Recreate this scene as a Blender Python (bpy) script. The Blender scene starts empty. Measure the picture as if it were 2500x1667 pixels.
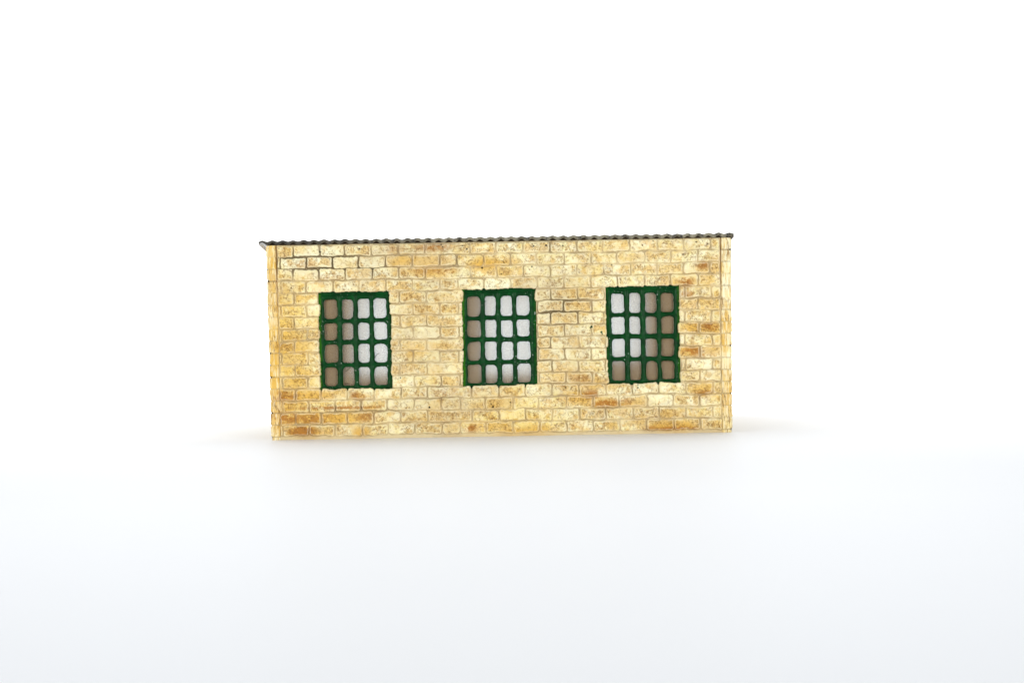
import bpy, math
import numpy as np
from mathutils import Matrix

# ------------------------------------------------------------------ units
# one unit "p" = 1/2500 of the photo's width measured on the front face of the model
P = 0.00015                      # metres per p: the model is about 17 cm long
F = 50 / 36 * 2500               # focal length in p
D = 767                          # depth of the model
T = 25                           # wall thickness
VT, VB = -244.0, 230.5           # top and foot of the front wall (v grows downwards)
UL, UR = -596.5, 540.0           # outer faces of the side walls
FL, FR = -570.5, 511.5           # front slab between the two side walls
ROOF_DROP = 0.105                # lean-to slope towards the back
PITCH = 29.2
C0 = -242.7
rng = np.random.default_rng(11)

sc = bpy.context.scene
col = sc.collection


# ------------------------------------------------------------------ noise
class VNoise:
    def __init__(self, seed, n=256):
        self.t = np.random.default_rng(seed).random((n, n)).astype(np.float32)
        self.n = n

    def __call__(self, x, y):
        xi = np.floor(x).astype(int); yi = np.floor(y).astype(int)
        fx = x - xi; fy = y - yi
        fx = fx * fx * fx * (fx * (fx * 6 - 15) + 10)
        fy = fy * fy * fy * (fy * (fy * 6 - 15) + 10)
        n = self.n
        a = self.t[yi % n, xi % n]; b = self.t[yi % n, (xi + 1) % n]
        c = self.t[(yi + 1) % n, xi % n]; d = self.t[(yi + 1) % n, (xi + 1) % n]
        return (a + (b - a) * fx) * (1 - fy) + (c + (d - c) * fx) * fy


def fbm(seed, x, y, s, octs=4, gain=0.55):
    r = 0; amp = 1; tot = 0
    for k in range(octs):
        th = 0.6 + k * 1.1
        xr = x * math.cos(th) - y * math.sin(th)
        yr = x * math.sin(th) + y * math.cos(th)
        r = r + amp * VNoise(seed + 17 * k)(xr / s + 13.7 * k, yr / s + 5.1 * k)
        tot += amp; amp *= gain; s /= 2.03
    return r / tot


def sstep(a, b, x):
    t = np.clip((x - a) / (b - a), 0, 1)
    return t * t * (3 - 2 * t)


# ------------------------------------------------------------------ mesh output
def build_mesh(name, verts, faces, mat, parent=None, smooth=True, attrs=None, mat_idx=None, mats=None):
    """verts (n,3) in p units as (u, depth, v) -> metres (x, y, z)."""
    v = np.empty((len(verts), 3), np.float32)
    v[:, 0] = verts[:, 0] * P; v[:, 1] = verts[:, 1] * P; v[:, 2] = -verts[:, 2] * P
    v[:, 2] += VB * P            # the table top is z = 0
    me = bpy.data.meshes.new(name)
    faces = np.asarray(faces, np.int32)
    me.vertices.add(len(v)); me.vertices.foreach_set('co', v.ravel())
    me.loops.add(faces.size); me.loops.foreach_set('vertex_index', faces.ravel())
    me.polygons.add(len(faces))
    me.polygons.foreach_set('loop_start', np.arange(0, faces.size, faces.shape[1], dtype=np.int32))
    me.update(calc_edges=True)
    me.polygons.foreach_set('use_smooth', np.full(len(faces), smooth))
    for m in (mats or [mat]):
        me.materials.append(m)
    if mat_idx is not None:
        me.polygons.foreach_set('material_index', np.asarray(mat_idx, np.int32))
    for k, arr in (attrs or {}).items():
        a = me.attributes.new(k, 'FLOAT_COLOR', 'POINT')
        a.data.foreach_set('color', np.asarray(arr, np.float32).ravel())
    me.validate(); me.update()
    o = bpy.data.objects.new(name, me); col.objects.link(o)
    if parent is not None:
        o.parent = parent
    return o


class Acc:
    """collects quads (with per-vertex attributes) for one mesh"""
    def __init__(self, na=2):
        self.v = []; self.f = []; self.n = 0; self.na = na; self.a = [[] for _ in range(na)]; self.mi = []

    def add(self, verts, faces, attrs=None, mi=0):
        verts = np.asarray(verts, np.float64).reshape(-1, 3); faces = np.asarray(faces, np.int64).reshape(-1, 4)
        self.v.append(verts); self.f.append(faces + self.n); self.n += len(verts)
        for k in range(self.na):
            self.a[k].append(np.zeros((len(verts), 4)) if attrs is None else np.asarray(attrs[k]))
        self.mi.append(np.full(len(faces), mi))

    def quad(self, a, b, c, d, mi=0, attrs=None):
        self.add([a, b, c, d], [[0, 1, 2, 3]], attrs, mi)

    def build(self, name, mat, parent=None, smooth=True, names=('stone_a', 'stone_b'), mats=None):
        return build_mesh(name, np.concatenate(self.v), np.concatenate(self.f), mat, parent, smooth,
                          {names[k]: np.concatenate(self.a[k]) for k in range(self.na)},
                          np.concatenate(self.mi), mats)


def grid_faces(keep, flip=False):
    """keep (ny-1, nx-1) bool -> quad indices of an ny x nx vertex grid, and its border edges"""
    ny, nx = keep.shape[0] + 1, keep.shape[1] + 1
    idx = np.arange(ny * nx).reshape(ny, nx)
    a = idx[:-1, :-1]; b = idx[:-1, 1:]; c = idx[1:, 1:]; d = idx[1:, :-1]
    q = np.stack([a, d, c, b], -1) if not flip else np.stack([a, b, c, d], -1)
    pad = np.pad(keep, 1)
    edges = []
    k = keep
    for e0, e1, nb in ((a, b, pad[:-2, 1:-1]), (b, c, pad[1:-1, 2:]), (c, d, pad[2:, 1:-1]), (d, a, pad[1:-1, :-2])):
        m = k & ~nb
        edges.append(np.stack([e0[m], e1[m]], -1))
    return q[keep], np.concatenate(edges)


def compact(verts, faces, attrs):
    used = np.unique(faces)
    remap = np.full(len(verts), -1); remap[used] = np.arange(len(used))
    return verts[used], remap[faces], [a[used] for a in attrs], remap


# ------------------------------------------------------------------ brick layout, measured course by course
ODD = [-531, -467.5, -403.5, -339, -273, -208, -99.3, -34, 30.5, 95.7, 161.6, 226.5, 291.6, 357, 422.5, 487.5]
EVEN = [-562, -498.7, -434.2, -370, -305.7, -240.7, -174.7, -129.7, -66.7, -0.2, 63.3, 129.3, 194.3, 260.8, 326, 391, 456.8]
WINDOWS = [(-468, -297, -126, 109.5), (-118, 57, -127, 109.5), (234, 407, -128, 107.5)]


def front_courses():
    r = np.random.default_rng(5)
    out = []
    for k in range(16):
        js = list(ODD if k % 2 == 0 else EVEN)
        edges = [FL + 1.0] + [j + r.uniform(-1.2, 1.2) for j in js if FL + 6 < j < FR - 6] + [FR - 1.0]
        segs = []
        for a, b in zip(edges[:-1], edges[1:]):
            pieces = [(a, b)]
            if 4 <= k < 12:
                for w0, w1, _, _ in WINDOWS:
                    nxt = []
                    l = w0 + r.uniform(-2.5, 2.0); rr = w1 + r.uniform(-2.0, 4.5)
                    for x0, x1 in pieces:
                        if x1 <= l or x0 >= rr:
                            nxt.append((x0, x1)); continue
                        if l - x0 > 7: nxt.append((x0, l))
                        if x1 - rr > 7: nxt.append((rr, x1))
                    pieces = nxt
            segs += pieces
        out.append(segs)
    return out


def plain_courses(x0, x1, holes=(), seed=3, n=16):
    r = np.random.default_rng(seed)
    out = []
    for k in range(n):
        e = [x0 + 1]; x = x0 + (38 if k % 2 else 64)
        while x < x1 - 10:
            e.append(x + r.uniform(-2, 2)); x += 64.6
        e.append(x1 - 1)
        segs = []
        va = C0 + PITCH * k; vb = va + PITCH
        for a, b in zip(e[:-1], e[1:]):
            pieces = [(a, b)]
            for w0, w1, t, bt in holes:
                if vb < t + 4 or va > bt - 4: continue
                nxt = []
                for p0, p1 in pieces:
                    if p1 <= w0 or p0 >= w1: nxt.append((p0, p1)); continue
                    if w0 - p0 > 7: nxt.append((p0, w0))
                    if p1 - w1 > 7: nxt.append((w1, p1))
                pieces = nxt
            segs += pieces
        out.append(segs)
    return out


def brick_field(U, V, courses, seed):
    """signed distance to the nearest stone (negative inside), stone number, local coords, random tone"""
    wu = U + 5.0 * (fbm(seed, U, V, 26, 3) - 0.5) + 2.2 * (fbm(seed + 3, U, V, 7, 2) - 0.5)
    wv = V + 6.5 * (fbm(seed + 1, U, V, 34, 3) - 0.5) + 2.0 * (fbm(seed + 4, U, V, 7, 2) - 0.5)
    sdf = np.full(U.shape, 9.0); tone = np.zeros(U.shape); tone2 = np.zeros(U.shape)
    lx = np.zeros(U.shape); ly = np.zeros(U.shape)
    r = np.random.default_rng(seed + 9)
    v0 = V[:, 0]
    u0 = U[0]
    for k, segs in enumerate(courses):
        vc = C0 + PITCH * k + 13.1
        rows = np.where(np.abs(v0 - vc) < 24)[0]
        for a, b in segs:
            t1, t2 = r.random(), r.random()
            bow = r.uniform(0.3, 2.3); bow2 = r.uniform(0.3, 2.3); cr = r.uniform(3.5, 8); dv = r.uniform(-0.8, 0.8)
            if len(rows) == 0: continue
            cols = np.where((u0 > a - 10) & (u0 < b + 10))[0]
            if len(cols) == 0: continue
            s = np.ix_(rows, cols)
            hl = (b - a) / 2 - 1.3; mid = (a + b) / 2
            x = wu[s] - mid; y = wv[s] - vc - dv
            q = np.clip(np.abs(x) / max(hl, 1), 0, 1.2) ** 2
            hh = np.where(y < 0, 14.4 - bow * (1 - q), 14.4 - bow2 * (1 - q))
            c = min(cr, hl * 0.7)
            qx = np.abs(x) - hl + c; qy = np.abs(y) - hh + c
            d = np.hypot(np.maximum(qx, 0), np.maximum(qy, 0)) + np.minimum(np.maximum(qx, qy), 0) - c
            m = d < sdf[s]
            for arr, val in ((sdf, d), (tone, t1), (tone2, t2), (lx, x / max(hl, 1)), (ly, y / 13)):
                sub = arr[s]; arr[s] = np.where(m, val, sub)
    return sdf, tone, tone2, lx, ly


def blob(U, V, items):
    m = np.zeros(U.shape)
    for (x, y, rx, ry, a) in items:
        dx = x - 1250; dy = y - 833.5
        u = dx - dy * 0.01745; v = dx * 0.01745 + dy
        m = np.maximum(m, a * np.exp(-(((U - u) / rx) ** 2 + ((V - v) / ry) ** 2) ** 1.5))
    return m


# stains, in pixels of the photograph (x, y, rx, ry, amount): wear and washes that the model carries
OCHRE = [(668, 800, 22, 260, .55), (700, 860, 60, 120, .5), (700, 970, 70, 22, 1.0), (760, 968, 70, 16, .85), (685, 1022, 45, 40, .8), (790, 1022, 120, 17, .95),
         (745, 1055, 50, 16, 1.1), (805, 1055, 30, 15, .6), (882, 1055, 24, 18, 1.0), (905, 1000, 30, 14, .55), (878, 968, 22, 14, .7),
         (985, 640, 45, 16, .75), (1185, 645, 45, 17, .9), (1215, 640, 60, 14, .7), (1050, 640, 60, 20, .6), (1230, 665, 30, 14, .6), (1050, 660, 70, 18, .6),
         (1180, 1040, 60, 14, .6), (1260, 1055, 60, 14, .75), (1320, 1050, 50, 14, .6), (1200, 985, 80, 25, .4),
         (1420, 970, 60, 18, .8), (1480, 985, 50, 14, .9), (1550, 985, 40, 16, .6), (1565, 1025, 40, 16, .55), (1630, 1010, 35, 18, .6),
         (1640, 1040, 75, 16, .95), (1560, 800, 25, 20, .3), (1700, 800, 40, 16, .95), (1740, 798, 25, 16, .9), (1680, 856, 35, 16, .85), (1740, 855, 24, 14, .55),
         (1730, 660, 40, 30, .6), (1665, 690, 50, 16, .6), (1690, 740, 60, 20, .45), (1720, 950, 50, 20, .6), (1745, 640, 22, 20, .55),
         (1770, 800, 14, 60, .5), (1775, 950, 14, 60, .5), (1525, 625, 80, 25, .35), (1630, 610, 60, 20, .35), (1620, 660, 50, 20, .4),
         (1450, 940, 60, 18, .6), (1400, 910, 50, 20, .5), (1010, 845, 40, 30, .35), (1080, 845, 40, 14, .5), (680, 735, 20, 60, .55), (668, 640, 15, 60, .45)]
BROWN = [(690, 968, 45, 14, .7), (700, 1020, 50, 16, .7), (760, 1022, 60, 14, .6), (738, 1052, 36, 14, .9), (830, 995, 130, 4, .7), (895, 1018, 26, 10, .6),
         (1480, 985, 32, 11, .95), (1445, 962, 25, 12, .7), (1520, 980, 20, 12, .5), (1650, 1046, 60, 6, .9), (1588, 1046, 20, 8, .6), (1735, 797, 24, 10, .85), (1690, 857, 26, 11, .8), (1712, 868, 30, 7, .5),
         (1715, 647, 18, 12, .7), (1675, 690, 18, 14, .75), (1720, 958, 26, 7, .6), (1155, 957, 18, 10, .2), (868, 965, 14, 10, .6), (690, 845, 25, 10, .3),
         (1420, 925, 30, 14, .45), (1460, 790, 30, 14, .15), (1060, 604, 40, 11, .6), (960, 605, 25, 12, .35), (1060, 660, 60, 10, .4), (1080, 960, 30, 12, .35), (1680, 718, 30, 10, .5),
         (1150, 1046, 14, 10, .8), (880, 970, 20, 9, .5), (740, 645, 30, 10, .35), (800, 680, 60, 12, .3)]
PALE = [(760, 640, 90, 22, 1.0), (850, 670, 90, 18, .9), (800, 610, 60, 18, .6), (900, 645, 40, 16, .7), (850, 700, 70, 14, .6), (840, 965, 60, 14, .8), (910, 965, 40, 14, .7), (850, 1000, 90, 12, .7), (1155, 697, 60, 14, .6), (1215, 697, 60, 14, .8), (1560, 945, 70, 14, .7), (1220, 600, 40, 14, .5),
        (1330, 600, 60, 14, .4), (1180, 970, 60, 14, .3), (1440, 820, 40, 30, .35), (692, 1056, 14, 14, .9), (830, 1054, 22, 14, .9), (1280, 830, 40, 40, .5), (1370, 1055, 40, 14, .7), (950, 830, 14, 110, .5)]
TAN = [(1030, 800, 90, 130, .55), (1000, 640, 120, 50, .55), (1060, 605, 60, 20, .8), (1370, 730, 80, 70, .7), (1350, 850, 70, 90, .35), (1060, 990, 120, 60, .5), (1060, 690, 60, 25, .55), (1300, 690, 40, 25, .5), (1330, 650, 40, 25, .4), (1380, 880, 60, 50, .5)]
YELLOW = [(690, 860, 75, 170, 1.0), (700, 1010, 90, 60, .9), (800, 1010, 120, 40, .5), (668, 700, 25, 140, .8), (1260, 1030, 130, 45, .7), (1220, 985, 90, 25, .6), (1180, 640, 70, 25, .4), (1770, 1000, 25, 90, .6), (1650, 1040, 100, 20, .5), (1400, 690, 40, 20, .4), (1740, 800, 40, 60, .3)]
DARKJOINT = [(720, 642, 60, 30, 1.0), (800, 645, 110, 34, 1.0), (900, 655, 60, 20, 1.0), (1370, 755, 70, 40, .9), (1330, 850, 40, 60, .4), (1060, 960, 60, 30, .3), (790, 608, 12, 18, .7), (1345, 600, 8, 20, .5), (850, 1000, 110, 8, .5), (1100, 640, 30, 20, .4)]
DOTS = [(781.5, 615, 2.2), (877.5, 608, 1.6), (1302.5, 601, 1.7), (1333, 599.3, 2.3), (1374, 600, 1.7), (1177, 654, 2.2), (1298.5, 651, 1.7), (1048.5, 994, 2.2), (1203.5, 993, 2.0), (1199, 986, 1.1), (1699, 591, 1.5), (1727, 595, 1.4), (1667.5, 621, 1.5), (1077, 597, 1.5), (1081, 603, 1.4), (1130, 600, 1.4), (1140, 608, 1.8),
        (1246, 982, 1.6), (1568, 599, 1.3), (1594, 589, 1.3), (1493, 647, 1.3), (1381, 946, 1.6), (978, 922, 1.5), (1224, 669, 1.2), (1230, 640, 1.1)]
GREENDOTS = [(1444, 797.5, 2.6), (1441, 800, 1.6), (1468, 811, 2.6), (1470, 815, 1.6), (1557, 946, 2.0), (1557, 940, 1.6)]
LINES = [((975, 608), (1062, 606), .7), ((1062, 606), (1100, 620), .5), ((1147, 598), (1175, 591.5), 1.0), ((1110, 602), (1147, 597), .7), ((1019, 607), (1014, 622), .8), ((1116, 628), (1117, 643), .9), ((1113, 618), (1118, 630), .7), ((1080, 608), (1117, 632), .5),
         ((715, 900), (750, 935), .55), ((707, 905), (728, 930), .5), ((1697, 664), (1703, 672), .8), ((1703, 672), (1716, 660), .6), ((1710, 796), (1735, 804), .7), ((1700, 800), (1756, 815), .6), ((1705, 790), (1760, 790), .6), ((1757, 1022), (1753, 1032), 1.0), ((1753, 1032), (1757, 1045), .9), ((1440, 700), (1444, 712), .4),
         ((1015, 655), (1022, 682), .7), ((1125, 672), (1122, 684), .8), ((1456, 672), (1450, 678), .5), ((1319, 672), (1318, 684), .6), ((1452, 655), (1451, 676), .6), ((959, 605), (959, 612), .5), ((900, 606), (898, 620), .6), ((857, 990), (875, 998), .3), ((770, 1045), (764, 1060), .6), ((1116, 920), (1124, 944), .5), ((1113, 942), (1124, 944), .4)]


def line_mask(U, V, lines, w=1.1):
    m = np.zeros(U.shape)
    for (p, q, a) in lines:
        pts = []
        for (x, y) in (p, q):
            dx = x - 1250; dy = y - 833.5
            pts.append((dx - dy * 0.01745, dx * 0.01745 + dy))
        (ax, ay), (bx, by) = pts
        dx, dy = bx - ax, by - ay
        t = np.clip(((U - ax) * dx + (V - ay) * dy) / (dx * dx + dy * dy), 0, 1)
        wob = 2.0 * (VNoise(77)(U / 6, V / 6) - 0.5)
        d = np.hypot(U - ax - t * dx + wob, V - ay - t * dy + wob)
        m = np.maximum(m, a * sstep(w + 0.9, w - 0.4, d))
    return m


def dot_mask(U, V, dots):
    m = np.zeros(U.shape)
    for (x, y, r) in dots:
        dx = x - 1250; dy = y - 833.5
        d = np.hypot(U - (dx - dy * 0.01745), V - (dx * 0.01745 + dy))
        m = np.maximum(m, sstep(r + 0.7, r - 0.5, d))
    return m


def stone_surface(U, V, courses, seed, front):
    sdf, tone, tone2, lx, ly = brick_field(U, V, courses, seed)
    sdf = sdf + 0.9 * (fbm(seed + 19, U, V, 5, 2) - 0.5)
    face = sstep(0.9, -1.1, sdf)
    body = sstep(0.2, -3.4, sdf + 9.0 * (fbm(seed + 36, U, V, 17, 3) - 0.46))                      # away from the worn rim of the stone
    lump = fbm(seed + 20, U, V, 22, 4) - 0.5
    fine = fbm(seed + 21, U, V, 5.5, 3) - 0.5
    patch = fbm(seed + 23, U, V, 40, 3) + (tone - .5) * .22
    warp = 9 * (fbm(seed + 28, U, V, 12, 2) - .5)
    r1 = np.abs(fbm(seed + 22, U + warp, V, 13, 3, 0.6) - 0.5)   # thin wandering cracks
    r2 = np.abs(fbm(seed + 29, U, V + warp, 8, 2, 0.6) - 0.5)
    crack = np.maximum(sstep(0.030, 0.006, r1) * sstep(0.46, 0.58, patch), 0.8 * sstep(0.034, 0.008, r2) * sstep(0.52, 0.62, patch)) * body
    pit = sstep(0.62, 0.72, fbm(seed + 24, U, V, 4.6, 2)) * sstep(0.40, 0.60, fbm(seed + 25, U, V, 28, 3) + (tone2 - .5) * .25) * body
    chip = sstep(0.57, 0.61, fbm(seed + 26, U, V, 24, 3)) * body     # broken-off flakes
    chip_edge = sstep(0.035, 0.008, np.abs(fbm(seed + 26, U, V, 24, 3) - 0.575)) * body
    h = 5.0 * sstep(1.2, -3.2, sdf) + face * (3.2 * lump + 2.2 * fine) - 1.6 * crack - 1.5 * pit - 1.3 * chip * face
    h += (1 - face) * 1.0 * (fbm(seed + 27, U, V, 8, 2) - 0.5)
    if front:
        och = blob(U, V, OCHRE); br = blob(U, V, BROWN); pale = blob(U, V, PALE); tan = blob(U, V, TAN); dj = blob(U, V, DARKJOINT); yel = blob(U, V, YELLOW)
        dots = dot_mask(U, V, DOTS); lines = line_mask(U, V, LINES); gd = dot_mask(U, V, GREENDOTS)
    else:
        z = np.zeros(U.shape)
        och = sstep(0.5, 0.8, fbm(seed + 40, U, V, 150, 2)); br = sstep(0.6, 0.8, fbm(seed + 41, U, V, 90, 2)) * .8
        pale = sstep(0.55, 0.8, fbm(seed + 42, U, V, 120, 2)); tan = sstep(0.5, 0.8, fbm(seed + 43, U, V, 160, 2)); dj = tan * .4; yel = och * .6
        dots = z; lines = z; gd = z
    # the washes break up over the relief of each stone
    brk = fbm(seed + 30, U, V, 15, 4, 0.68)
    grain = fbm(seed + 31, U, V, 3.6, 2)
    per = (tone - 0.5) * 0.5
    och_f = np.clip(1.15 * och * sstep(0.22, 0.58, brk + 0.22 * och + per * .4) * (0.7 + 0.3 * body), 0, 1)
    och_f = np.maximum(och_f, 0.62 * sstep(0.46, 0.66, brk + per * .5) * (0.35 + 0.65 * body))
    br_f = np.clip(1.4 * br * sstep(0.38, 0.56, 0.5 * brk + 0.5 * grain + 0.14 * br), 0, 1)
    speck = sstep(0.56, 0.70, fbm(seed + 32, U, V, 3.4, 2)) * sstep(0.38, 0.60, fbm(seed + 33, U, V, 26, 3) + per * .5 + .15 * och) * body
    grime = np.clip(0.8 * crack + 0.6 * pit + 0.6 * speck + 0.45 * chip_edge + 0.22 * sstep(.5, .62, grain) * sstep(.4, .6, brk) + lines, 0, 1)
    pale_f = np.clip(pale * (0.75 + 0.7 * (0.5 - brk)) + 0.35 * chip * (1 - och), 0, 1)
    tan_f = np.clip(tan * sstep(0.22, 0.55, brk + .1), 0, 1)
    # pigment settled in the crevice round each stone, heavier where the model was washed dark
    crev = sstep(2.0, 0.9, np.abs(sdf - 0.9)) * np.clip(sstep(0.36, 0.66, fbm(seed + 34, U, V, 30, 3)) * .75 + .25 + dj, 0, 1)
    rim = sstep(1.5, 0.3, np.abs(sdf + 2.1)) * sstep(0.3, 0.6, fbm(seed + 35, U, V, 18, 2) + .12)
    h -= 1.4 * lines * face + 3.5 * dots
    A = np.stack([face, och_f, br_f, grime], -1)
    B = np.stack([pale_f, tan_f, dj, tone2], -1)
    Cc = np.stack([dots, gd, rim, np.clip(yel * (.7 + .6 * brk), 0, 1)], -1)
    flow = fbm(seed + 37, U, V * 1.6, 55, 4, 0.6)         # washes that ran over several stones and their joints
    Dd = np.stack([crev, np.clip((och * .9 + .5 * sstep(.50, .66, flow)) * sstep(.30, .58, flow + .25 * och), 0, 1),
                   np.clip(tan * sstep(.25, .55, fbm(seed + 38, U, V, 40, 3) + .1) + .55 * sstep(.52, .66, fbm(seed + 39, U, V * 1.3, 60, 4, .6)), 0, 1), np.ones_like(U)], -1)
    return sdf, h, A, B, Cc, Dd


NAMES = ('stone_a', 'stone_b', 'stone_c', 'stone_d')


def relief_wall(acc, u0, u1, v0, v1, step, courses, seed, front, holes, place, back_depth, top=None):
    """relief panel: place(U, V, h) -> (n,3); open holes; edges run back to back_depth"""
    nx = int(round((u1 - u0) / step)) + 1; ny = int(round((v1 - v0) / step)) + 1
    u = np.linspace(u0, u1, nx); v = np.linspace(v0, v1, ny)
    U, V = np.meshgrid(u, v)
    sdf, h, A, B, Cc, Dd = stone_surface(U, V, courses, seed, front)
    edge = np.minimum(np.minimum(U - u0, u1 - U), np.minimum(V - v0, v1 - V))
    h = h * sstep(-0.5, 3.0, edge) if front else h
    keepv = np.ones(U.shape, bool)
    for (a, b, t, bt) in holes:
        inside = (U > a - 3.0) & (U < b + 3.0) & (V > t - 3.2) & (V < bt + 3.0)
        keepv &= ~(inside & (sdf > 0.6))
        keepv &= ~((U > a + 6) & (U < b - 6) & (V > t + 6) & (V < bt - 6))
    if top is not None:
        keepv &= V >= top(U)
    keep = keepv[:-1, :-1] & keepv[1:, :-1] & keepv[:-1, 1:] & keepv[1:, 1:]
    f, e = grid_faces(keep)
    verts = place(U.ravel(), V.ravel(), h.ravel())
    at = [x.reshape(-1, 4) for x in (A, B, Cc, Dd)]
    used = np.unique(f); remap = np.full(U.size, -1); remap[used] = np.arange(len(used))
    acc.add(verts[used], remap[f], [x[used] for x in at])
    # edges
    n = len(e)
    back = place(U.ravel(), V.ravel(), np.full(U.size, -back_depth))
    ev = np.concatenate([verts[e[:, 0]], verts[e[:, 1]], back[e[:, 1]], back[e[:, 0]]])
    ea = [np.concatenate([x[e[:, 0]], x[e[:, 1]], x[e[:, 1]], x[e[:, 0]]]) for x in at]
    i = np.arange(n)
    acc.add(ev, np.stack([i, i + n, i + 2 * n, i + 3 * n], -1)[:, ::-1], ea)
    return u, v


def inner_face(acc, u0, u1, v0, v1, holes, place, mi=1):
    """plain inner side of a wall, cut into strips round its openings"""
    xs = sorted({u0, u1} | {h[0] for h in holes} | {h[1] for h in holes})
    ys = sorted({v0, v1} | {h[2] for h in holes} | {h[3] for h in holes})
    for xa, xb in zip(xs[:-1], xs[1:]):
        for ya, yb in zip(ys[:-1], ys[1:]):
            cx, cy = (xa + xb) / 2, (ya + yb) / 2
            if any(h[0] < cx < h[1] and h[2] < cy < h[3] for h in holes): continue
            acc.add(place(np.array([xa, xb, xb, xa]), np.array([ya, ya, yb, yb]), np.zeros(4)), [[0, 1, 2, 3]],
                    [np.tile([1, .3, 0, 0], (4, 1))] + [np.zeros((4, 4))] * 3, mi)


# ------------------------------------------------------------------ materials
def new_mat(name):
    m = bpy.data.materials.new(name); m.use_nodes = True
    nt = m.node_tree; nt.nodes.clear()
    out = nt.nodes.new('ShaderNodeOutputMaterial')
    b = nt.nodes.new('ShaderNodeBsdfPrincipled')
    nt.links.new(b.outputs[0], out.inputs[0])
    return m, nt, b, out


def lin(r, g, b):
    f = lambda c: ((c / 255) / 12.92) if c / 255 <= 0.04045 else ((c / 255 + 0.055) / 1.055) ** 2.4
    return (f(r), f(g), f(b), 1)


def mix(nt, fac, a, b):
    n = nt.nodes.new('ShaderNodeMix'); n.data_type = 'RGBA'
    for s, v in ((n.inputs[0], fac), (n.inputs[6], a), (n.inputs[7], b)):
        if isinstance(v, (int, float)): s.default_value = v
        elif isinstance(v, tuple): s.default_value = v
        else: nt.links.new(v, s)
    return n.outputs[2]


def math_n(nt, op, a, b=None, clamp=False):
    n = nt.nodes.new('ShaderNodeMath'); n.operation = op; n.use_clamp = clamp
    for s, v in zip(n.inputs, (a, b)):
        if v is None: continue
        if isinstance(v, (int, float)): s.default_value = v
        else: nt.links.new(v, s)
    return n.outputs[0]


def noise(nt, scale, detail=4, rough=0.6, coord='Object', stretch=None):
    tc = nt.nodes.new('ShaderNodeTexCoord')
    n = nt.nodes.new('ShaderNodeTexNoise')
    n.inputs['Scale'].default_value = scale; n.inputs['Detail'].default_value = detail; n.inputs['Roughness'].default_value = rough
    src = tc.outputs[coord]
    if stretch:
        mp = nt.nodes.new('ShaderNodeMapping'); mp.inputs['Scale'].default_value = stretch
        nt.links.new(src, mp.inputs[0]); src = mp.outputs[0]
    nt.links.new(src, n.inputs['Vector'])
    return n.outputs['Fac']


def ramp(nt, x, a, b):
    n = nt.nodes.new('ShaderNodeMapRange'); n.interpolation_type = 'SMOOTHSTEP'
    n.inputs[1].default_value = a; n.inputs[2].default_value = b
    nt.links.new(x, n.inputs[0])
    return n.outputs[0]


def bump(nt, bsdf, height, strength, dist):
    n = nt.nodes.new('ShaderNodeBump'); n.inputs['Strength'].default_value = strength; n.inputs['Distance'].default_value = dist
    nt.links.new(height, n.inputs['Height']); nt.links.new(n.outputs[0], bsdf.inputs['Normal'])


def split_attr(nt, name):
    a = nt.nodes.new('ShaderNodeAttribute'); a.attribute_name = name
    s = nt.nodes.new('ShaderNodeSeparateColor'); nt.links.new(a.outputs['Color'], s.inputs[0])
    return s.outputs[0], s.outputs[1], s.outputs[2], a.outputs['Alpha']


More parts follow.
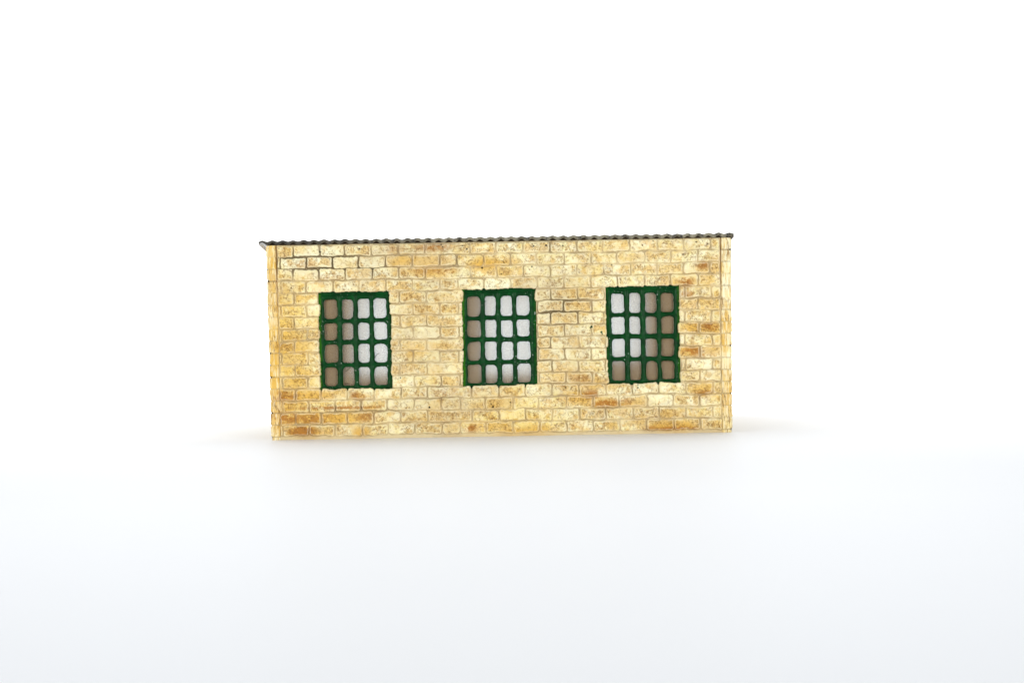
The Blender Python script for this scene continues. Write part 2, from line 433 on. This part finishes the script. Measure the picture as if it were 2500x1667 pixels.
def make_stone():
    m, nt, b, _ = new_mat('painted_stone')
    face, och, brn, grime = split_attr(nt, 'stone_a')
    pale, tan, dj, tone = split_attr(nt, 'stone_b')
    dots, gd, rim, gd_y = split_attr(nt, 'stone_c')
    n1 = noise(nt, 420, 5, 0.65)
    crev, wash, dust, _ = split_attr(nt, 'stone_d')
    c = mix(nt, tone, lin(246, 234, 178), lin(240, 224, 156))
    c = mix(nt, ramp(nt, n1, 0.35, 0.7), c, lin(250, 240, 204))
    c = mix(nt, math_n(nt, 'MULTIPLY', gd_y, 0.85), c, lin(238, 204, 96))
    c = mix(nt, math_n(nt, 'MULTIPLY', tan, 0.85), c, lin(216, 198, 148))
    c = mix(nt, math_n(nt, 'MULTIPLY', pale, 0.85), c, lin(242, 240, 206))
    c = mix(nt, math_n(nt, 'MULTIPLY', och, 0.86), c, lin(218, 168, 62))
    c = mix(nt, math_n(nt, 'MULTIPLY', dust, 0.50), c, lin(202, 180, 136))
    c = mix(nt, math_n(nt, 'MULTIPLY', wash, 0.58), c, lin(224, 178, 74))
    c = mix(nt, math_n(nt, 'MULTIPLY', brn, 0.92), c, lin(172, 110, 30))
    n2 = noise(nt, 1500, 2, 0.5)
    g2 = math_n(nt, 'MULTIPLY', grime, ramp(nt, n2, 0.2, 0.55))
    c = mix(nt, math_n(nt, 'MULTIPLY', g2, 0.8), c, mix(nt, n1, lin(168, 118, 44), lin(104, 72, 32)))
    c = mix(nt, math_n(nt, 'MULTIPLY', rim, 0.5), c, lin(252, 242, 206))
    mort = mix(nt, dj, lin(214, 196, 154), lin(140, 124, 88))
    mort = mix(nt, math_n(nt, 'MULTIPLY', gd_y, 0.5), mort, lin(214, 186, 120))
    mort = mix(nt, math_n(nt, 'MULTIPLY', wash, 0.5), mort, lin(204, 164, 88))
    mort = mix(nt, math_n(nt, 'MULTIPLY', dust, 0.5), mort, lin(180, 160, 126))
    mort = mix(nt, math_n(nt, 'MULTIPLY', brn, 0.6), mort, lin(150, 100, 40))
    c = mix(nt, face, mort, c)
    c = mix(nt, math_n(nt, 'MULTIPLY', crev, mix(nt, dj, (.58, .58, .58, 1), (.95, .95, .95, 1))), c, mix(nt, dj, lin(146, 122, 82), lin(92, 78, 50)))
    c = mix(nt, dots, c, lin(28, 20, 14))
    c = mix(nt, gd, c, lin(20, 66, 30))
    nt.links.new(c, b.inputs['Base Color'])
    b.inputs['Roughness'].default_value = 0.55
    b.inputs['Specular IOR Level'].default_value = 0.35
    bump(nt, b, noise(nt, 900, 4, 0.6), 0.35, 0.00012)
    return m


def make_inner():
    m, nt, b, _ = new_mat('bare_resin_inside')
    n = noise(nt, 60, 4, 0.6)
    nt.links.new(mix(nt, n, lin(232, 180, 110), lin(240, 196, 128)), b.inputs['Base Color'])
    b.inputs['Roughness'].default_value = 0.7
    return m


def make_green():
    m, nt, b, _ = new_mat('green_gloss_paint')
    n = noise(nt, 260, 5, 0.65)
    n2 = noise(nt, 700, 3, 0.6)
    rim, worn, _, _ = split_attr(nt, 'paint')
    c = mix(nt, ramp(nt, n, 0.35, 0.7), lin(0, 48, 15), lin(0, 68, 23))
    c = mix(nt, math_n(nt, 'MULTIPLY', ramp(nt, n2, 0.58, 0.72), 0.4), c, lin(14, 96, 38))
    c = mix(nt, rim, c, lin(52, 122, 10))
    c = mix(nt, worn, c, lin(190, 206, 190))
    nt.links.new(c, b.inputs['Base Color'])
    b.inputs['Roughness'].default_value = 0.3
    b.inputs['Specular IOR Level'].default_value = 0.16
    bump(nt, b, noise(nt, 380, 4, 0.6), 0.3, 0.0002)
    return m


def make_roof():
    m, nt, b, _ = new_mat('weathered_roof_sheet')
    under, greying, _, _ = split_attr(nt, 'roof')
    n = noise(nt, 500, 5, 0.7)
    n2 = noise(nt, 120, 3, 0.6)
    c = mix(nt, ramp(nt, n, 0.3, 0.75), lin(26, 22, 16), lin(54, 46, 34))
    w = math_n(nt, 'MULTIPLY', greying, ramp(nt, n, 0.32, 0.60))
    c = mix(nt, w, c, lin(138, 131, 110))
    c = mix(nt, math_n(nt, 'MULTIPLY', ramp(nt, n2, 0.55, 0.75), 0.3), c, lin(66, 62, 30))
    c = mix(nt, under, c, lin(196, 198, 202))  # light bounced onto the left overhang, put into the colour
    nt.links.new(c, b.inputs['Base Color'])
    b.inputs['Roughness'].default_value = 0.5
    bump(nt, b, n, 0.5, 0.0002)
    return m


def make_glass():
    m, nt, b, out = new_mat('frosted_plastic_glazing')
    g = noise(nt, 3600, 1, 0.5)
    g2 = noise(nt, 2400, 1, 0.5)
    sp = math_n(nt, 'ADD', math_n(nt, 'MULTIPLY', g, 0.6), math_n(nt, 'MULTIPLY', g2, 0.4))
    c = mix(nt, ramp(nt, sp, 0.36, 0.62), lin(204, 214, 218), lin(222, 232, 236))
    nt.links.new(c, b.inputs['Base Color'])
    b.inputs['Transmission Weight'].default_value = 1.0
    b.inputs['IOR'].default_value = 1.45
    b.inputs['Roughness'].default_value = 0.25
    b.inputs['Specular IOR Level'].default_value = 0.3
    haze = nt.nodes.new('ShaderNodeBsdfDiffuse')      # beige bloom of the sanded face
    nt.links.new(mix(nt, ramp(nt, sp, 0.36, 0.62), lin(174, 148, 112), lin(190, 164, 128)), haze.inputs[0])
    t = nt.nodes.new('ShaderNodeBsdfTransparent'); nt.links.new(c, t.inputs[0])
    mx = nt.nodes.new('ShaderNodeMixShader'); mx.inputs[0].default_value = 0.2
    nt.links.new(b.outputs[0], mx.inputs[1]); nt.links.new(t.outputs[0], mx.inputs[2])
    mz = nt.nodes.new('ShaderNodeMixShader')
    nt.links.new(math_n(nt, 'ADD', math_n(nt, 'MULTIPLY', ramp(nt, g2, 0.60, 0.38), 0.10), 0.32), mz.inputs[0])
    nt.links.new(mx.outputs[0], mz.inputs[1]); nt.links.new(haze.outputs[0], mz.inputs[2])
    nt.links.new(mz.outputs[0], out.inputs[0])
    return m


def make_plain(name, c1, c2, scale, rough, spec=0.3):
    m, nt, b, _ = new_mat(name)
    nt.links.new(mix(nt, noise(nt, scale, 5, 0.6), c1, c2), b.inputs['Base Color'])
    b.inputs['Roughness'].default_value = rough
    b.inputs['Specular IOR Level'].default_value = spec
    return m


STONE = make_stone(); INNER = make_inner(); GREEN = make_green(); ROOF = make_roof(); GLASS = make_glass()
HAIR = make_plain('dark_fibre', lin(40, 34, 26), lin(60, 52, 40), 200, 0.6)
TABLE = make_plain('matt_white_board', (0.82, 0.825, 0.835, 1), (0.85, 0.855, 0.86, 1), 6, 0.55, 0.25)
BACK = make_plain('white_paper', (0.86, 0.86, 0.86, 1), (0.88, 0.88, 0.88, 1), 3, 0.8, 0.1)

# ------------------------------------------------------------------ the model
root = bpy.data.objects.new('model_building', None); col.objects.link(root)
root['label'] = 'cream stone model building with three green windows and dark corrugated roof on white table'
root['category'] = 'model building'
root.empty_display_size = 0.02

# front wall
acc = Acc(4)
relief_wall(acc, FL, FR, VT, VB, 1.0, front_courses(), 101, True, WINDOWS,
            lambda U, V, h: np.stack([U, -h, V], -1), T)
inner_face(acc, FL, FR, VT, VB, WINDOWS, lambda U, V, h: np.stack([U, np.full(U.shape, float(T)), V], -1))
o = acc.build('wall', STONE, root, names=NAMES, mats=[STONE, INNER])
o['label'] = 'front wall of cream stone courses with ochre stains'

roof_v = lambda y: VT + ROOF_DROP * y          # top of the walls at depth y


# side walls: relief outside, end grain towards the camera, plain inside
def side_wall(left, seed):
    acc = Acc(4)
    x_out = UL if left else UR
    sgn = -1 if left else 1
    step = 2.0
    y0, y1 = 0.0, float(D)
    ny = int((y1 - y0) / step) + 1; nv = int((VB - VT) / 1.0) + 1
    yy = np.linspace(y0, y1, ny); vv = np.linspace(VT, VB, nv)
    Y, V = np.meshgrid(yy, vv)
    sdf, h, A, B, Cc, Dd = stone_surface(Y, V, plain_courses(-8, D + 1, seed=seed), seed, False)
    h = 0.45 * np.clip(h, 0, 6) - 2.2
    Vs = V + np.clip((VB - V) / (VB - VT), 0, 1) * ROOF_DROP * Y     # squash towards the lower back edge
    lean = 0 if not left else (VB - Vs) / (VB - VT) * 0 
    taper = (Vs - VT) / (VB - VT) * (5.0 if left else -5.5)
    X = x_out + taper + sgn * h
    fq, _ = grid_faces(np.ones((nv - 1, ny - 1), bool), flip=not left)
    at = [x.reshape(-1, 4) for x in (A, B, Cc, Dd)]
    acc.add(np.stack([X, Y, Vs], -1).reshape(-1, 3), fq, at)
    # end face to the front: streaky grain, follows the relief in profile
    x_in = (FL - 0.6) if left else (FR + 0.6)
    nt_ = 27
    s = np.linspace(0, 1, nt_)
    S, VV = np.meshgrid(s, vv)
    xe = X[:, 0]
    prof = np.array([0.0])
    gap = np.abs(((VV - C0 + 1.5) % PITCH) - 0)              # course joints run round the corner
    gap = np.minimum(gap, PITCH - gap)
    gn = VNoise(seed + 60)(VV * 0 + np.floor((VV - C0 + 15) / PITCH) * 3.3, S * 0 + 1.5)
    nick = sstep(2.6, 0.9, gap + 1.4 * (fbm(seed + 61, S * 25, VV, 6, 2) - .5)) * sstep(0.45, 0.8, gn)
    depth_edge = sstep(0.0, 0.22, S) * sstep(1.0, 0.90, S)
    kc = np.floor((VV - C0 + 1.5) / PITCH)
    streak = VNoise(seed + 62)(S * 9 + kc * 5.3, VV / 34) * 0.5 + VNoise(seed + 63)(S * 20 + kc * 2.7, VV / 14) * 0.5
    he = 3.2 * depth_edge + 1.6 * (streak - 0.5) + 0.9 * (fbm(seed + 64, S * 25, VV, 5, 2) - .5) - 2.6 * nick
    Xe = xe[:, None] + (x_in + (VV - VT) / (VB - VT) * (3.2 if left else -3.0) - xe[:, None]) * S
    Xe = np.where(S < 0.2, Xe + (-sgn) * nick * 4.0 * (1 - S / 0.2), Xe)
    fin = fbm(seed + 65, S * 25, VV / 2.2, 6, 3)
    # the butt joint with the front slab opens towards the top
    groove = sstep(0.86, 0.97, S) * sstep(-60, -225, VV) + 0.35 * sstep(0.90, 0.98, S) * sstep(.4, .6, fbm(seed + 68, S, VV, 20, 2))
    he = he - 4.0 * groove
    och = np.clip(blob(Xe, VV, OCHRE) * 0.9 + sstep(0.42, 0.66, streak) * (.15 + .75 * gn), 0, 1)
    grime = np.clip(sstep(0.55, 0.70, fbm(seed + 66, S * 50, VV / 2.4, 5, 3)) * sstep(.35, .6, fbm(seed + 69, S * 12, VV, 30, 2)) + .7 * sstep(.05, .01, np.abs(streak - .5)) * sstep(.45, .6, fin), 0, 1)
    Ae = np.stack([1 - 0.35 * nick, och, blob(Xe, VV, BROWN) * sstep(.4, .6, fin), grime], -1)
    Be = np.stack([sstep(.5, .75, fbm(seed + 67, S * 25, VV, 40, 2)) * .8, np.zeros_like(S), nick * .3, gn], -1)
    Ce = np.stack([np.zeros_like(S), np.zeros_like(S), sstep(.5, .3, streak) * .8, np.clip(blob(Xe, VV, YELLOW) * sstep(.2, .6, fin), 0, 1)], -1)
    joint = sstep(1.9, 0.8, gap + 1.2 * (fbm(seed + 71, S * 25, VV, 7, 2) - .5)) * (.25 + .6 * sstep(.35, .6, fbm(seed + 72, S * 25, VV, 24, 2)))
    De = np.stack([np.maximum(groove * sstep(-40, -215, VV), joint), np.clip(blob(Xe, VV, OCHRE), 0, 1) * .8, .55 * sstep(.45, .65, fbm(seed + 73, S * 20, VV, 60, 2)), np.ones_like(S)], -1)
    # the outer silhouette of the end face has to meet the side relief
    acc2v = np.stack([Xe, -he, VV], -1)
    fq2, _ = grid_faces(np.ones((nv - 1, nt_ - 1), bool), flip=not left)
    acc.add(acc2v.reshape(-1, 3), fq2[:, ::-1] if True else fq2, [x.reshape(-1, 4) for x in (Ae, Be, Ce, De)])
    i = np.arange(nv - 1)
    # inner side, rear edge, top and foot
    xi = x_in
    def pt(x, y, v): return [x, y, v]
    acc.quad(pt(xi, -1, VT), pt(xi, D, roof_v(D)), pt(xi, D, VB), pt(xi, -1, VB), 1)
    acc.quad(pt(x_out, D, roof_v(D)), pt(xi, D, roof_v(D)), pt(xi, D, VB), pt(x_out, D, VB), 0)
    acc.quad(pt(x_out + sgn * -3, 0, VT), pt(xi, 0, VT), pt(xi, D, roof_v(D)), pt(x_out + sgn * -3, D, roof_v(D)), 1)
    return acc.build('wall', STONE, root, names=NAMES, mats=[STONE, INNER])


side_wall(True, 211)
side_wall(False, 307)

# rear wall with its own three openings, seen through the frosted glazing
RH = [(-466, -295, -150, 92), (-86, 84, -150, 98), (218, 391, -150, 60)]
acc = Acc(4)
rt = roof_v(D - T)
relief_wall(acc, FL, FR, rt, VB, 2.0, plain_courses(FL, FR, RH, 8), 401, False, RH,
            lambda U, V, h: np.stack([U, D - 5 + h, V], -1), T - 5)
inner_face(acc, FL, FR, rt, VB, RH, lambda U, V, h: np.stack([U, np.full(U.shape, float(D - T)), V], -1))
acc.build('wall', STONE, root, names=NAMES, mats=[STONE, INNER])

def box(acc, x0, x1, y0, y1, v0, v1, mi=0):
    c = [[x, y, v] for x in (x0, x1) for y in (y0, y1) for v in (v0, v1)]
    acc.add(c, [[0, 1, 3, 2], [4, 6, 7, 5], [0, 4, 5, 1], [2, 3, 7, 6], [0, 2, 6, 4], [1, 5, 7, 3]], None, mi)

# ------------------------------------------------------------------ windows
COLS = [(9, 42), (52.5, 81), (91.8, 120.8), (130.2, 163)]
ROWS = [(-111.8, -62), (-53.4, -10.5), (-0.6, 45), (54.6, 101.8)]
OFF = [(-468, 0.2), (-118.3, -0.2), (234.8, -1.8)]


def window(k):
    seed = 500 + 31 * k
    r = np.random.default_rng(seed)
    w0, w1, t, bt = WINDOWS[k]
    u0, u1, v0, v1 = w0 - 9, w1 + 9, t - 9, bt + 9
    st = 0.9
    nx = int((u1 - u0) / st) + 1; ny = int((v1 - v0) / st) + 1
    U, V = np.meshgrid(np.linspace(u0, u1, nx), np.linspace(v0, v1, ny))
    wob = lambda s, a, sd: a * (fbm(seed + sd, U, V, s, 2) - 0.5)
    Uw = U + wob(14, 2.4, 1); Vw = V + wob(14, 2.4, 2)
    sd = np.full(U.shape, 99.0)
    for (c0, c1) in COLS:
        for (r0, r1) in ROWS:
            a = c0 + OFF[k][0] + r.uniform(-.7, .7); b = c1 + OFF[k][0] + r.uniform(-.7, .7)
            p = r0 + OFF[k][1] + r.uniform(-.7, .7); q = r1 + OFF[k][1] + r.uniform(-.7, .7)
            mx, my = (a + b) / 2, (p + q) / 2; hx, hy = (b - a) / 2 - 0.5, (q - p) / 2 - 0.5
            x = Uw - mx; y = Vw - my
            # each corner has its own softness, as poured paint leaves it
            cr = np.where(x < 0, np.where(y < 0, r.uniform(6, 11), r.uniform(5, 10)), np.where(y < 0, r.uniform(6, 12), r.uniform(5, 11)))
            qx = np.abs(x) - hx + cr; qy = np.abs(y) - hy + cr
            d = np.hypot(np.maximum(qx, 0), np.maximum(qy, 0)) + np.minimum(np.maximum(qx, qy), 0) - cr
            sd = np.minimum(sd, d)
    fu0, fu1 = OFF[k][0] + 4.5, OFF[k][0] + 167.5
    fv0, fv1 = ROWS[0][0] + OFF[k][1] - 8.0, ROWS[3][1] + OFF[k][1] + 5.0
    inset = np.minimum(np.minimum(U - fu0, fu1 - U), np.minimum(V - fv0, fv1 - V))     # inside the moulded casement
    h = 3.6 * sstep(-0.8, 3.2, sd) + 1.6 * sstep(-1.5, 1.0, inset + wob(8, 2, 5))
    # raised glazing bars: a narrow ridge midway between two lights
    ridge = np.zeros(U.shape)
    for c in ((42 + 52.5) / 2, (81 + 91.8) / 2, (120.8 + 130.2) / 2):
        ridge = np.maximum(ridge, sstep(3.4, 1.6, np.abs(U + wob(20, 1.6, 6) - OFF[k][0] - c)) * (inset > 0))
    for c in ((-62 - 53.4) / 2, (-10.5 - .6) / 2, (45 + 54.6) / 2):
        ridge = np.maximum(ridge, 0.7 * sstep(3.0, 1.4, np.abs(V + wob(20, 1.6, 7) - OFF[k][1] - c)) * (inset > 0))
    h += 1.3 * ridge + 0.9 * wob(9, 1, 8) + 0.5 * wob(4, 1, 9)
    outer = np.minimum(np.minimum(U - w0, w1 - U), np.minimum(V - t, bt - V))
    keepv = sd > -0.7
    keep = keepv[:-1, :-1] & keepv[1:, :-1] & keepv[:-1, 1:] & keepv[1:, 1:]
    f, e = grid_faces(keep)
    rimm = sstep(4.5, 0.5, U - w0 + wob(10, 5, 11)) * (0.75, 0.85, 0.2)[k] + sstep(3, 0, w1 - U + wob(10, 5, 12)) * (0.1, 0.25, 0.45)[k]
    rimm = np.clip(rimm * sstep(.35, .6, fbm(seed + 13, U, V, 22, 3) + .12), 0, 1)
    worn = sstep(0.84, 0.90, fbm(seed + 14, U, V, 3.2, 2)) * sstep(0.45, 0.6, fbm(seed + 15, U, V, 24, 2)) * sstep(1.0, 2.5, sd)
    at = np.stack([rimm, worn * .7, np.zeros_like(U), np.ones_like(U)], -1).reshape(-1, 4)
    yf = 9.0
    verts = np.stack([U, yf - h, V], -1).reshape(-1, 3)
    acc = Acc(1)
    used = np.unique(f); remap = np.full(U.size, -1); remap[used] = np.arange(len(used))
    acc.add(verts[used], remap[f], [at[used]])
    n = len(e); back = verts.copy(); back[:, 1] = 13.5
    i = np.arange(n)
    acc.add(np.concatenate([verts[e[:, 0]], verts[e[:, 1]], back[e[:, 1]], back[e[:, 0]]]),
            np.stack([i, i + n, i + 2 * n, i + 3 * n], -1)[:, ::-1], [np.concatenate([at[e[:, 0]], at[e[:, 1]], at[e[:, 1]], at[e[:, 0]]])])
    fr = acc.build('window', GREEN, root, names=('paint',))
    fr['label'] = ('left green window, right half of its panes bright', 'middle green window, its left column of panes brown',
                   'right green window, its two right columns of panes brown')[k]
    g = Acc(0)
    box(g, w0 + 2, w1 - 2, 14.0, 17.0, t + 2, bt - 2)
    g.build('glazing', GLASS, fr, smooth=False)
    return fr


wins = [window(k) for k in range(3)]


# fibres stuck to the glazing of the left window
def tube(name, pts, rad, mat, parent):
    pts = np.array(pts, float)
    uv = np.empty((len(pts), 3))
    for i, (x, y, dep) in enumerate(pts):
        dx = x - 1250; dy = y - 833.5
        uv[i] = (dx - dy * 0.01745, dep, dx * 0.01745 + dy)
    vs = []; fs = []
    n = 6
    for i, p in enumerate(uv):
        d = uv[min(i + 1, len(uv) - 1)] - uv[max(i - 1, 0)]; d /= np.linalg.norm(d)
        a = np.cross(d, [0, 1, 0]); a /= np.linalg.norm(a); b = np.cross(d, a)
        for k in range(n):
            th = 2 * math.pi * k / n
            vs.append(p + rad * (math.cos(th) * a + math.sin(th) * b))
    for i in range(len(uv) - 1):
        for k in range(n):
            fs.append([i * n + k, i * n + (k + 1) % n, (i + 1) * n + (k + 1) % n, (i + 1) * n + k])
    return build_mesh(name, np.array(vs), fs, mat, parent)


tube('hair_strand', [(914, 876, 10), (915.5, 871, 11), (918, 866.5, 12), (921, 863.8, 12.5), (925.5, 863.2, 12)], 0.75, HAIR, wins[0])
tube('hair_strand', [(842.5, 907.5, 12), (843.5, 905, 12.5), (848, 903, 12.5), (851, 900.5, 12), (855, 897, 10)], 0.7, HAIR, wins[0])
tube('hair_strand', [(841, 936, 11), (845, 937, 12.5), (851, 936.3, 12.5)], 0.7, HAIR, wins[0])

# ------------------------------------------------------------------ corrugated roof
per = 25.32; crest = 534.0
RU0, RU1 = -613.5, 545.0
xs = np.arange(RU0, RU1 + 0.01, 1.0); xs[-1] = RU1
ph = np.cos(2 * math.pi * (xs - crest) / per)
jit = 2.6 * (VNoise(71)(xs / 24, xs * 0 + .5) - .5) + 0.9 * (VNoise(72)(xs / 7, xs * 0 + .5) - .5)
jl = 0.8 * (VNoise(73)(xs / 9, xs * 0 + .5) - .5)
top_v = VT - 10.8 - 1.5 * ph + jit * 0.6
bot_v = VT - 3.0 - 3.0 * np.clip(ph, -0.8, 1) + jl
sag = sstep(RU0 + 9, RU0, xs) * 1.5
top_v += sag * 0.6; bot_v -= sag * 0.3
ys = np.array([-7.0, -5.5, 60, 200, 400, 600, D + 16.0])
acc = Acc(1)
greying_x = np.clip((xs + 500) / 330, 0, 1) * 0.85 + 0.1 + 0.15 * sstep(300, 520, xs)  # more of the grey tone towards the right end
def strip(vrow, under):
    n = len(xs)
    vs = []; at = []
    for j, y in enumerate(ys):
        inset = 0.8 if j == 0 else 0.0
        vs.append(np.stack([xs, np.full(n, y), vrow + ROOF_DROP * max(y, 0) + (inset if not under else -inset)], -1))
        at.append(np.stack([under * sstep(UL + 6, UL - 4, xs), greying_x, xs * 0, xs * 0 + 1], -1))  # only the left underside gets the painted bounce light
    f, _ = grid_faces(np.ones((len(ys) - 1, n - 1), bool), flip=bool(under))
    acc.add(np.concatenate(vs), f, [np.concatenate(at)])
    return vs
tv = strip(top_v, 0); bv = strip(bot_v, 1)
n = len(xs); i = np.arange(n - 1)
for j, fl in ((0, False), (len(ys) - 1, True)):
    a = np.concatenate([tv[j], bv[j]])
    q = np.stack([i, i + n, i + n + 1, i + 1], -1)
    at = np.stack([np.zeros(2 * n), np.tile(greying_x, 2), np.zeros(2 * n), np.ones(2 * n)], -1)
    acc.add(a, q if not fl else q[:, ::-1], [at])
for j0 in (0, n - 1):
    for k in range(len(ys) - 1):
        vv = [tv[k][j0], tv[k + 1][j0], bv[k + 1][j0], bv[k][j0]]
        acc.add(vv if j0 else vv[::-1], [[0, 1, 2, 3]], [np.tile([0.6 if j0 == 0 else 0.0, .6, 0, 1], (4, 1))])  # left end painted paler too, as if lit by bounce
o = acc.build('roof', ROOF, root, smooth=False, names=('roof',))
o.data.shade_smooth() if hasattr(o.data, 'shade_smooth') else None
o.data.set_sharp_from_angle(angle=math.radians(50))

ba = Acc(0)
box(ba, FL - 18, FR + 20, 2, 22, VT - 7.0, VT - 0.2)  # added filler: keeps the roof arch gaps dark where interior light would show
ba.build('arch_gap_filler', make_plain('dark_gap_filler', lin(44, 34, 22), lin(62, 48, 32), 300, 0.8), root, smooth=False)

# ------------------------------------------------------------------ setting: white board and paper backdrop
def slab(name, x0, x1, y0, y1, z0, z1, mat, bev=0.0):
    me = bpy.data.meshes.new(name)
    v = [(x, y, z) for x in (x0, x1) for y in (y0, y1) for z in (z0, z1)]
    me.from_pydata(v, [], [[0, 1, 3, 2], [4, 6, 7, 5], [0, 4, 5, 1], [2, 3, 7, 6], [0, 2, 6, 4], [1, 5, 7, 3]])
    me.materials.append(mat); me.update()
    o = bpy.data.objects.new(name, me); col.objects.link(o)
    if bev:
        b = o.modifiers.new('bevel', 'BEVEL'); b.width = bev; b.segments = 4
    return o

tb = slab('table', -0.75, 0.75, -0.75, 0.126, -0.018, 0.0, TABLE, 0.003)
tb['label'] = 'plain white table top the model stands on'; tb['category'] = 'table'; tb['kind'] = 'structure'
bd = slab('backdrop', -2.0, 2.0, 1.30, 1.32, -0.8, 1.1, BACK)
bd['label'] = 'plain white paper backdrop behind the table'; bd['category'] = 'backdrop'; bd['kind'] = 'structure'

# ------------------------------------------------------------------ lamps
def area(name, loc, target, size, power, color, size_y=None):
    l = bpy.data.lights.new(name, 'AREA'); l.energy = power; l.color = color
    l.shape = 'RECTANGLE'; l.size = size; l.size_y = size_y or size
    o = bpy.data.objects.new(name, l); col.objects.link(o); o.location = loc
    d = (Matrix.Translation(target).to_translation() - o.location)
    o.rotation_euler = d.to_track_quat('-Z', 'Y').to_euler()
    return o

area('backdrop_lamp', (-0.45, 0.50, -0.62), (-0.3, 1.3, 0.30), 0.5, 15, (1, 1, 1))
area('backdrop_lamp', (0.45, 0.50, -0.62), (0.3, 1.3, 0.30), 0.5, 15, (1, 1, 1))
area('backdrop_lamp', (-1.35, 0.50, -0.62), (-1.4, 1.3, 0.30), 0.5, 14, (1, 1, 1))
area('backdrop_lamp', (1.35, 0.50, -0.62), (1.4, 1.3, 0.30), 0.5, 14, (1, 1, 1))
area('softbox', (-1.3, -1.7, 0.38), (0, 0, 0.03), 0.5, 19.6, (1, 0.995, 0.975))
area('softbox', (1.3, -1.7, 0.38), (0, 0, 0.03), 0.5, 19.6, (1, 0.995, 0.975))
area('top_softbox', (-0.03, 0.17, 0.46), (-0.01, 0.06, 0), 1.0, 3.5, (1, 0.995, 0.985), 0.5)

sp = bpy.data.lights.new('foreground_fill_spot', 'SPOT'); sp.energy = 2.8; sp.spot_size = math.radians(34); sp.spot_blend = 1.0; sp.shadow_soft_size = 0.05  # unseen spot added to brighten the table centre, leaving its corners darker
so = bpy.data.objects.new('foreground_fill_spot', sp); col.objects.link(so); so.location = (0, -0.30, 0.70)

w = bpy.data.worlds.new('World'); sc.world = w; w.use_nodes = True
bg = w.node_tree.nodes['Background']
bg.inputs[0].default_value = (0.80, 0.89, 1.0, 1); bg.inputs[1].default_value = 0.32

# ------------------------------------------------------------------ camera
cd = bpy.data.cameras.new('camera'); cam = bpy.data.objects.new('camera', cd); col.objects.link(cam)
cd.sensor_width = 36; cd.lens = 50; cd.clip_start = 0.01; cd.clip_end = 20
M = Matrix.Translation((0, -F * P, VB * P)) @ Matrix.Rotation(math.radians(90), 4, 'X') @ Matrix.Rotation(math.radians(-1.0), 4, 'Z')
cam.matrix_world = M
sc.camera = cam

sc.view_settings.view_transform = 'Standard'; sc.view_settings.look = 'None'
sc.view_settings.exposure = 0; sc.view_settings.gamma = 1; sc.view_settings.use_curve_mapping = False
sc.render.engine = 'CYCLES'
sc.cycles.use_denoising = True
sc.cycles.max_bounces = 12; sc.cycles.transmission_bounces = 8; sc.cycles.diffuse_bounces = 5
sc.cycles.sample_clamp_indirect = 8
sc.render.filter_size = 1.0
